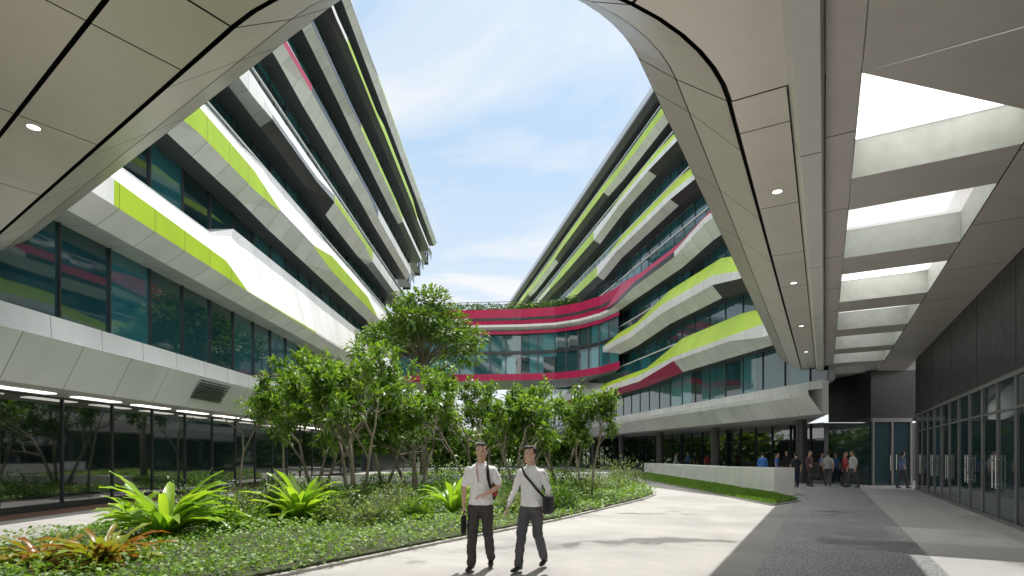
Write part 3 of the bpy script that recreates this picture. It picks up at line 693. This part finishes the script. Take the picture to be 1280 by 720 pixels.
def hand(B,wrist,d,palmn,thumb,curl=.5,sc=1.0):
    d=Vector(d).normalized(); n_=Vector(palmn); n_=(n_-d*n_.dot(d)).normalized(); t=d.cross(n_).normalized()
    if t.dot(Vector(thumb))<0: t=-t
    w=Vector(wrist)
    B.limb([w-d*.01,w+d*.03*sc,w+d*.075*sc],[.024*sc,.036*sc,.038*sc],.42,side=t)
    for k,(off,L) in enumerate([(.028,.072),(.010,.08),(-.009,.074),(-.027,.058)]):
        p=w+d*.082*sc+t*off*sc; pts=[p-d*.015]; dd=d.copy()
        for j,f in enumerate((.45,.3,.25)):
            pts.append(pts[-1]+dd*(L*f*sc+(.015 if j==0 else 0))); ang=curl*(.9+.1*k); dd=(dd*math.cos(ang)+n_*math.sin(ang)).normalized()
        B.limb(pts,[.0095*sc,.009*sc,.0085*sc,.0075*sc])
    p=w+d*.03*sc+t*.028*sc; dd=(d*.7+t*.7+n_*.25).normalized()
    B.limb([p,p+dd*.03*sc,p+dd*.03*sc+(d*.8+t*.2+n_*.4).normalized()*.03*sc],[.013*sc,.011*sc,.009*sc])
SK=simple('skin',(.60,.38,.27),.5,var=.06,scale=20)
HAIR=simple('black_hair',(.014,.012,.010),.5,bump=.6,bscale=150)
SHOE=simple('black_shoe',(.015,.014,.014),.35)
EYEW=simple('eye_white',(.7,.68,.65),.3); EYED=simple('eye_dark',(.01,.008,.006),.2); LIP=simple('lips',(.42,.18,.15),.5)
def person(name,loc,rz,J,sh,tr,long=False,yaw=0,hero=True,hgt=1.0,skin=None,hem=.90):
    e=empty(name,loc,rz); e.scale=(hgt,)*3; v1=.009 if hero else .022; v2=.011 if hero else .026
    V=Vector; skin=skin or SK
    S=Blob(); sx,sy=J.get('lean',(0,0))
    def yy(z): return sy*(z-.95),sx*(z-.95)
    rows=[]
    for z,rx,ry in [(hem,.168,.120),(hem+.04,.170,.122),(1.02,.160,.110),(1.10,.152,.104),(1.2,.158,.108),(1.30,.174,.116),(1.37,.176,.110),(1.415,.158,.094),(1.45,.115,.078),(1.472,.075,.064),(1.480,.064,.058)]:
        b,a=yy(z); rows.append((z,rx,ry,a,b))
    S.zl(rows)
    for sd in (-1,1):
        s_,e_,w_=[V(q) for q in J['armR' if sd<0 else 'armL']]
        s_=s_+V((-sd*.022,0,-.022))
        if long: S.limb([s_,s_.lerp(e_,.5),e_,e_.lerp(w_,.5),w_],[.055,.050,.044,.040,.033])
        else: S.limb([s_,s_.lerp(e_,.45),s_.lerp(e_,.78)],[.056,.058,.062])
    S.done('shirt',sh,e,v2,.03 if hero else 0)
    if hero:
        Cc=Blob(); b,a=yy(1.49)
        for k in range(12):
            an=2*math.pi*k/12; an2=2*math.pi*(k+1)/12
            Cc.limb([V((a+.062*math.cos(an),b+.058*math.sin(an)-.004,1.484+.016*math.sin(an))),V((a+.062*math.cos(an2),b+.058*math.sin(an2)-.004,1.484+.016*math.sin(an2)))],[.011,.011])
        Cc.done('collar',sh,e,.006,0,1)
    Tt=Blob(); Tt.zl([(1.0,.142,.098,0,0),(.93,.158,.112,0,0),(.87,.162,.116,0,0),(.82,.150,.112,0,0)][::-1])
    for sd,k in ((-1,'legR'),(1,'legL')):
        h,kn,an=[V(q) for q in J[k][:3]]
        Tt.limb([h,h.lerp(kn,.4),kn,kn.lerp(an,.35),kn.lerp(an,.75),an],[.092,.088,.070,.068,.062,.062])
    Tt.done('trousers',tr,e,v2,.036 if hero else 0)
    Sh=Blob()
    for k in ('legR','legL'):
        an,toe=V(J[k][2]),V(J[k][3]); d=(toe-an); d.z=0; d.normalize(); zt=toe.z
        heel=an-d*.055; heel.z=max(zt,an.z-.055) if an.z<.12 else an.z-.06
        ball=heel.lerp(toe,.68)
        Sh.limb([heel,heel.lerp(ball,.5)+V((0,0,.008)),ball,toe],[.037,.038,.044,.032],.8,side=d.cross(V((0,0,1))))
        Sh.limb([an,heel.lerp(ball,.3)+V((0,0,.02))],[.042,.04])
    Sh.done('shoes',SHOE,e,v1,0,1)
    B=Blob(); b,a=yy(1.5)
    hc=V(J.get('head',(a,b-.025,1.525)))
    B.limb([V((a,b+.01,1.42)),V((a,b+.005,1.50)),hc+V((0,.02,.06))],[.058,.055,.054])
    hr=Matrix.Rotation(yaw,3,'Z')@Matrix.Rotation(J.get('nod',0),3,'X')@Matrix.Rotation(J.get('tilt',0),3,'Y')
    def H(x,y,z): return hc+hr@V((x,y,z))
    X,Y=hr@V((1,0,0)),hr@V((0,1,0))
    rw=[(-.008,.020,.022,-.054),(.004,.034,.040,-.044),(.03,.048,.058,-.032),(.06,.060,.075,-.016),(.095,.068,.087,-.004),(.13,.072,.092,.004),(.165,.073,.091,.008),(.195,.062,.080,.010),(.215,.045,.06,.012),(.228,.02,.028,.012)]
    B.add(ring_loft([(H(0,c,z),X*rx,Y*ry) for z,rx,ry,c in rw],28))
    B.limb([H(0,-.086,.122),H(0,-.104,.086)],[.008,.012])
    for s in (-1,1):
        B.ell(H(s*.012,-.096,.082),.009,.010,.008,hr); B.ell(H(s*.072,.012,.105),.008,.019,.031,hr); B.ell(H(s*.038,-.058,.085),.020,.017,.022,hr)
    B.limb([H(-.05,-.068,.134),H(-.022,-.087,.133),H(.022,-.087,.133),H(.05,-.068,.134)],[.008,.009,.009,.008])
    B.ell(H(0,-.080,.050),.026,.014,.012,hr); B.ell(H(0,-.078,.014),.022,.016,.014,hr)
    for sd,k in ((-1,'armR'),(1,'armL')):
        s_,e_,w_=[V(q) for q in J[k]]
        st=e_ if not long else e_.lerp(w_,.7)
        if not long: B.limb([s_.lerp(e_,.5),e_,e_.lerp(w_,.35),w_],[.043,.038,.037,.025])
        else: B.limb([st,w_],[.028,.025])
        if hero:
            hd=J['handR' if sd<0 else 'handL']; hand(B,w_,hd[0],hd[1],hd[2],hd[3])
        else:
            d=(w_-e_).normalized(); hand(B,w_,d,(0-sd,0,0),(0,-1,0),.35,1.1)
    B.done('body',skin,e,.005 if hero else .013,0,1)
    Hh=Blob(); Hh.ell(H(0,.032,.158),.080,.086,.084,hr); Hh.ell(H(0,-.012,.212),.062,.064,.026,hr); Hh.ell(H(0,.065,.09),.060,.048,.055,hr)
    for k in range(7):
        a_=-.048+.016*k; Hh.limb([H(a_*.8,-.02,.224),H(a_+.004,-.066,.208),H(a_*1.05+.008,-.082+abs(a_)*.35,.186+.006*(k%3))],[.016,.012,.005])
    for s in (-1,1): Hh.limb([H(s*.064,.012,.19),H(s*.073,.004,.15),H(s*.072,-.004,.122)],[.018,.012,.007])
    Hh.done('hair',HAIR,e,.005 if hero else .015,.006 if hero else 0,1,ns=.03)
    if hero:
        Ew,Ed,Lp=Blob(),Blob(),Blob()
        for s in (-1,1):
            Ew.ell(H(s*.030,-.0800,.115),.0125,.007,.0055,hr); Ed.ell(H(s*.030,-.0858,.115),.0052,.003,.0048,hr)
            Ed.limb([H(s*.017,-.0945,.137),H(s*.032,-.0915,.140),H(s*.047,-.080,.136)],[.0026,.0028,.002])
            Ed.limb([H(s*.018,-.087,.119),H(s*.030,-.0878,.122),H(s*.042,-.082,.118)],[.0015,.0016,.0013])
        Lp.limb([H(-.022,-.089,.048),H(0,-.0945,.050),H(.022,-.089,.048)],[.003,.0042,.003]); Lp.limb([H(-.016,-.089,.043),H(0,-.094,.042),H(.016,-.089,.043)],[.003,.0045,.003])
        Ew.done('eye_whites',EYEW,e,.0025,0,0); Ed.done('irises_and_brows',EYED,e,.0015,0,0); Lp.done('mouth',LIP,e,.0025,0,0)
    return e
def strap(parent,name,pts,w,th,mat):
    mb=MB(); P=[Vector(p) for p in pts]; rings=[]
    for i,p in enumerate(P):
        d=(P[min(i+1,len(P)-1)]-P[max(0,i-1)]).normalized(); out=Vector((p.x,p.y,0)); out=(out-d*out.dot(d)).normalized() if out.length>.01 else Vector((0,-1,0)); s=d.cross(out).normalized()
        rings.append([p+s*w/2+out*th/2,p-s*w/2+out*th/2,p-s*w/2-out*th/2,p+s*w/2-out*th/2])
    for a,b in zip(rings[:-1],rings[1:]):
        for k in range(4): mb.face([a[k],a[(k+1)%4],b[(k+1)%4],b[k]],mat)
    return mb.done(name,parent)
SHW=simple('white_shirt_cloth',(.84,.84,.84),.85,var=.04,bump=1.0,bscale=12,bd=.04)
SHW2=simple('offwhite_shirt_cloth',(.82,.82,.83),.85,var=.04,bump=1.0,bscale=12,bd=.04)
TR1=simple('dark_brown_trousers',(.055,.048,.046),.85,var=.15,bump=.9,bscale=14,bd=.04)
TR2=simple('grey_trousers',(.085,.085,.095),.85,var=.15,bump=.9,bscale=14,bd=.04)
BAG=simple('black_bag_fabric',(.015,.015,.017),.6,bump=.3,bscale=80); RED=simple('red_lining',(.45,.02,.03),.6)
J1=dict(lean=(.02,-.02),
 armR=[(-.185,0,1.41),(-.235,.03,1.14),(-.225,-.06,.90)], armL=[(.19,0,1.41),(.262,.045,1.16),(.10,-.16,1.06)],
 legR=[(-.085,0,.88),(-.10,-.09,.50),(-.115,-.10,.10),(-.135,-.29,.045)], legL=[(.085,0,.88),(.10,.03,.49),(.115,.20,.135),(.13,.07,.04)],
 handR=[(0,-.15,-1),(.9,.2,0),(0,-1,0),.75], handL=[(-.9,-.3,-.25),(0,.3,-1),(0,-.7,.8),.45], nod=-.05)
p1=person('man',(-.44,7.85,0.006),-.10,J1,SHW,TR1,False,yaw=.10,hgt=1.01)
Bg=Blob(); Bg.add(ring_loft([(Vector((-.225,-.07,z)),Vector((.035*k,0,0)),Vector((0,.14*k,0))) for z,k in ((.50,.8),(.52,1),(.62,1.05),(.72,1),(.76,.85))],8))
Bg.done('hand_bag',BAG,p1,.012)
strap(p1,'bag_handle',[(-.225,-.16,.745),(-.215,-.13,.80),(-.210,-.09,.825),(-.215,-.03,.80),(-.225,.02,.745)],.02,.008,BAG)
Bp=Blob(); Bp.limb([(.07,.17,1.05),(.07,.20,1.2),(.06,.17,1.36)],[.15,.16,.12],.6,side=(1,0,0)); Bp.done('backpack',BAG,p1,.012)
Br=Blob(); Br.limb([(.17,.09,1.05),(.185,.11,1.18),(.17,.09,1.28)],[.05,.055,.04],.5,side=(1,0,0)); Br.done('backpack_lining',RED,p1,.01)
strap(p1,'shoulder_strap',[(.10,.12,1.40),(.105,.05,1.472),(.105,-.045,1.462),(.115,-.115,1.38),(.125,-.134,1.28),(.150,-.115,1.16),(.18,.03,1.08)],.045,.012,BAG)
strap(p1,'lanyard',[(-.04,-.07,1.475),(-.03,-.126,1.36),(-.006,-.138,1.22)],.012,.005,RED)
J2=dict(lean=(.0,-.03),
 armR=[(-.185,0,1.41),(-.25,-.01,1.14),(-.30,-.12,.92)], armL=[(.185,0,1.41),(.225,.10,1.15),(.20,.05,.92)],
 legR=[(-.085,0,.88),(-.09,-.15,.50),(-.095,-.22,.10),(-.105,-.40,.045)], legL=[(.085,0,.88),(.085,.04,.49),(.085,.27,.145),(.085,.15,.045)],
 handR=[(-.25,-.25,-1),(.9,.2,0),(0,-1,0),.4], handL=[(-.05,-.2,-1),(-.9,.2,0),(0,-1,0),.5], nod=-.03)
p2=person('man',(.27,7.85,0.006),-.45,J2,SHW2,TR2,True,yaw=-.40,hgt=.985)
Bg=Blob(); Bg.add(ring_loft([(Vector((.235,.08,z)),Vector((.055*k,0,0)),Vector((0,.17*k,0))) for z,k in ((.80,.85),(.82,1),(.92,1.05),(1.02,1),(1.05,.9))],10))
Bg.done('messenger_bag',BAG,p2,.012)
strap(p2,'bag_strap',[(.215,-.02,1.03),(.150,-.105,1.13),(.06,-.143,1.25),(-.04,-.15,1.36),(-.105,-.09,1.455),(-.11,.02,1.47),(-.06,.10,1.38),(.06,.115,1.25),(.17,.10,1.12),(.23,.12,1.03)],.035,.01,BAG)
cols=[(.05,.16,.48),(.05,.13,.40),(.03,.03,.035),(.14,.07,.08),(.45,.45,.46),(.05,.12,.3),(.35,.04,.04),(.6,.6,.6),(.03,.07,.05),(.15,.2,.4)]
CL=[simple('cloth_%d'%i,c,.8) for i,c in enumerate(cols)]; CT=[TR1,TR2,simple('navy_trousers',(.02,.03,.07),.8)]
rs=random.Random(9)
def walker(loc,rz,i):
    k=rs.uniform(-.22,.22); a=rs.uniform(-.2,.2); arm=rs.choice([.9,.9,1.05])
    J=dict(armR=[(-.18,0,1.41),(-.235,a*.4+.02,1.14),(-.22,a-.06,arm)],armL=[(.18,0,1.41),(.235,-a*.4+.02,1.14),(.22,-a-.06,arm)],
      legR=[(-.085,0,.88),(-.09,k*.5-.04,.5),(-.095,k,.10),(-.1,k-.17,.045)],legL=[(.085,0,.88),(.09,-k*.5-.04,.5),(.095,-k,.10),(.1,-k-.17,.045)])
    person('pedestrian',(loc[0],loc[1],.006),rz,J,CL[i%len(CL)],CT[i%3],rs.random()<.3,yaw=rs.uniform(-.5,.5),hero=False,hgt=rs.uniform(.96,1.05))
for i,(u,d,r) in enumerate([(953,30,2.5),(971,31,1.0),(995,27,3.0),(1012,28,.3),(1035,28,2.6),(1045,32,-1.2),(1056,28,.8),(1066,27,-1.5),(1075,31,1.5),(1027,34,.5),(1041,36,2),(1062,35,.4),(983,35,-.7),(1003,35,1.8),(845,46,1.2),(860,47,-1),(884,46,2.8),(893,47,0),(868,50,1),(1128,26.5,1.5)]):
    walker(((u-640)/F*d,d),r,i)
# ---------------------------------------------------------------- sky, sun, camera
sd=Vector((1.0,3.5,6.9)).normalized(); elv=math.asin(sd.z); az=math.atan2(sd.x,sd.y)
w=bpy.data.worlds.new('World'); SC.world=w; w.use_nodes=True; nt=w.node_tree; L=nt.links; bgn=nt.nodes['Background']
sky=N(nt,'ShaderNodeTexSky',sky_type='NISHITA'); sky.sun_disc=False; sky.sun_elevation=elv; sky.sun_rotation=az; sky.air_density=1.0; sky.dust_density=1.5; sky.ozone_density=1.5
tc=N(nt,'ShaderNodeTexCoord'); sp=N(nt,'ShaderNodeSeparateXYZ'); L.new(tc.outputs['Generated'],sp.inputs[0])
mz=N(nt,'ShaderNodeMath',operation='MAXIMUM',inp={1:.06}); L.new(sp.outputs[2],mz.inputs[0])
cbx=N(nt,'ShaderNodeVectorMath',operation='DIVIDE'); cb=N(nt,'ShaderNodeCombineXYZ')
for i in range(3): L.new(mz.outputs[0],cb.inputs[i])
L.new(tc.outputs['Generated'],cbx.inputs[0]); L.new(cb.outputs[0],cbx.inputs[1])
no=N(nt,'ShaderNodeTexNoise',inp={'Scale':1.1,'Detail':9.0,'Roughness':.58,'Distortion':.4}); L.new(cbx.outputs[0],no.inputs['Vector'])
mr=N(nt,'ShaderNodeMapRange',inp={'From Min':.48,'From Max':.74,'To Min':0.0,'To Max':1.0}); L.new(no.outputs['Fac'],mr.inputs[0])
hz=N(nt,'ShaderNodeMapRange',inp={'From Min':.05,'From Max':.48,'To Min':.95,'To Max':.0}); L.new(sp.outputs[2],hz.inputs[0])
ad=N(nt,'ShaderNodeMath',operation='ADD',use_clamp=True); L.new(mr.outputs[0],ad.inputs[0]); L.new(hz.outputs[0],ad.inputs[1])
base=N(nt,'ShaderNodeMix',data_type='RGBA',inp={0:.7}); L.new(sky.outputs[0],base.inputs[6]); base.inputs[7].default_value=(3.7,5.15,6.5,1)
mx=N(nt,'ShaderNodeMix',data_type='RGBA'); L.new(ad.outputs[0],mx.inputs[0]); L.new(base.outputs[2],mx.inputs[6]); mx.inputs[7].default_value=(6.3,6.45,6.6,1)
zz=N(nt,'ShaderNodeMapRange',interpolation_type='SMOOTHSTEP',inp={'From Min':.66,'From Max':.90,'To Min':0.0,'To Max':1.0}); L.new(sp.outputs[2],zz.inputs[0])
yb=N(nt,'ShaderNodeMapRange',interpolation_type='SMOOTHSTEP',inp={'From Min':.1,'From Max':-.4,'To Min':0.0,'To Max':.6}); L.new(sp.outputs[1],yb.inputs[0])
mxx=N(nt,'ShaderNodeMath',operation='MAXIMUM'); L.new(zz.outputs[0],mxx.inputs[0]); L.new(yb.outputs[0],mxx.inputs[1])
mx2=N(nt,'ShaderNodeMix',data_type='RGBA'); L.new(mxx.outputs[0],mx2.inputs[0]); L.new(mx.outputs[2],mx2.inputs[6]); mx2.inputs[7].default_value=(18,17.7,17.3,1)  # unseen bright zone overhead and behind the camera, added as fill light
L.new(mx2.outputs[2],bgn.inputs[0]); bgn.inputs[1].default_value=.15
sl=bpy.data.lights.new('sun','SUN'); sl.energy=5.0; sl.angle=math.radians(.5); sl.color=(1,.95,.89)
so=bpy.data.objects.new('sun',sl); link(so); so.rotation_euler=(-sd).to_track_quat('-Z','Y').to_euler()
cam=bpy.data.cameras.new('camera'); cam.sensor_width=36; cam.lens=36*F/1280; cam.shift_y=(568-360)/1280; cam.clip_end=5000; cam.clip_start=.05
co=bpy.data.objects.new('camera',cam); link(co); co.location=(0,0,CZ); co.rotation_euler=(math.pi/2,0,0); SC.camera=co
SC.view_settings.view_transform='Standard'; SC.view_settings.look='None'; SC.view_settings.exposure=0
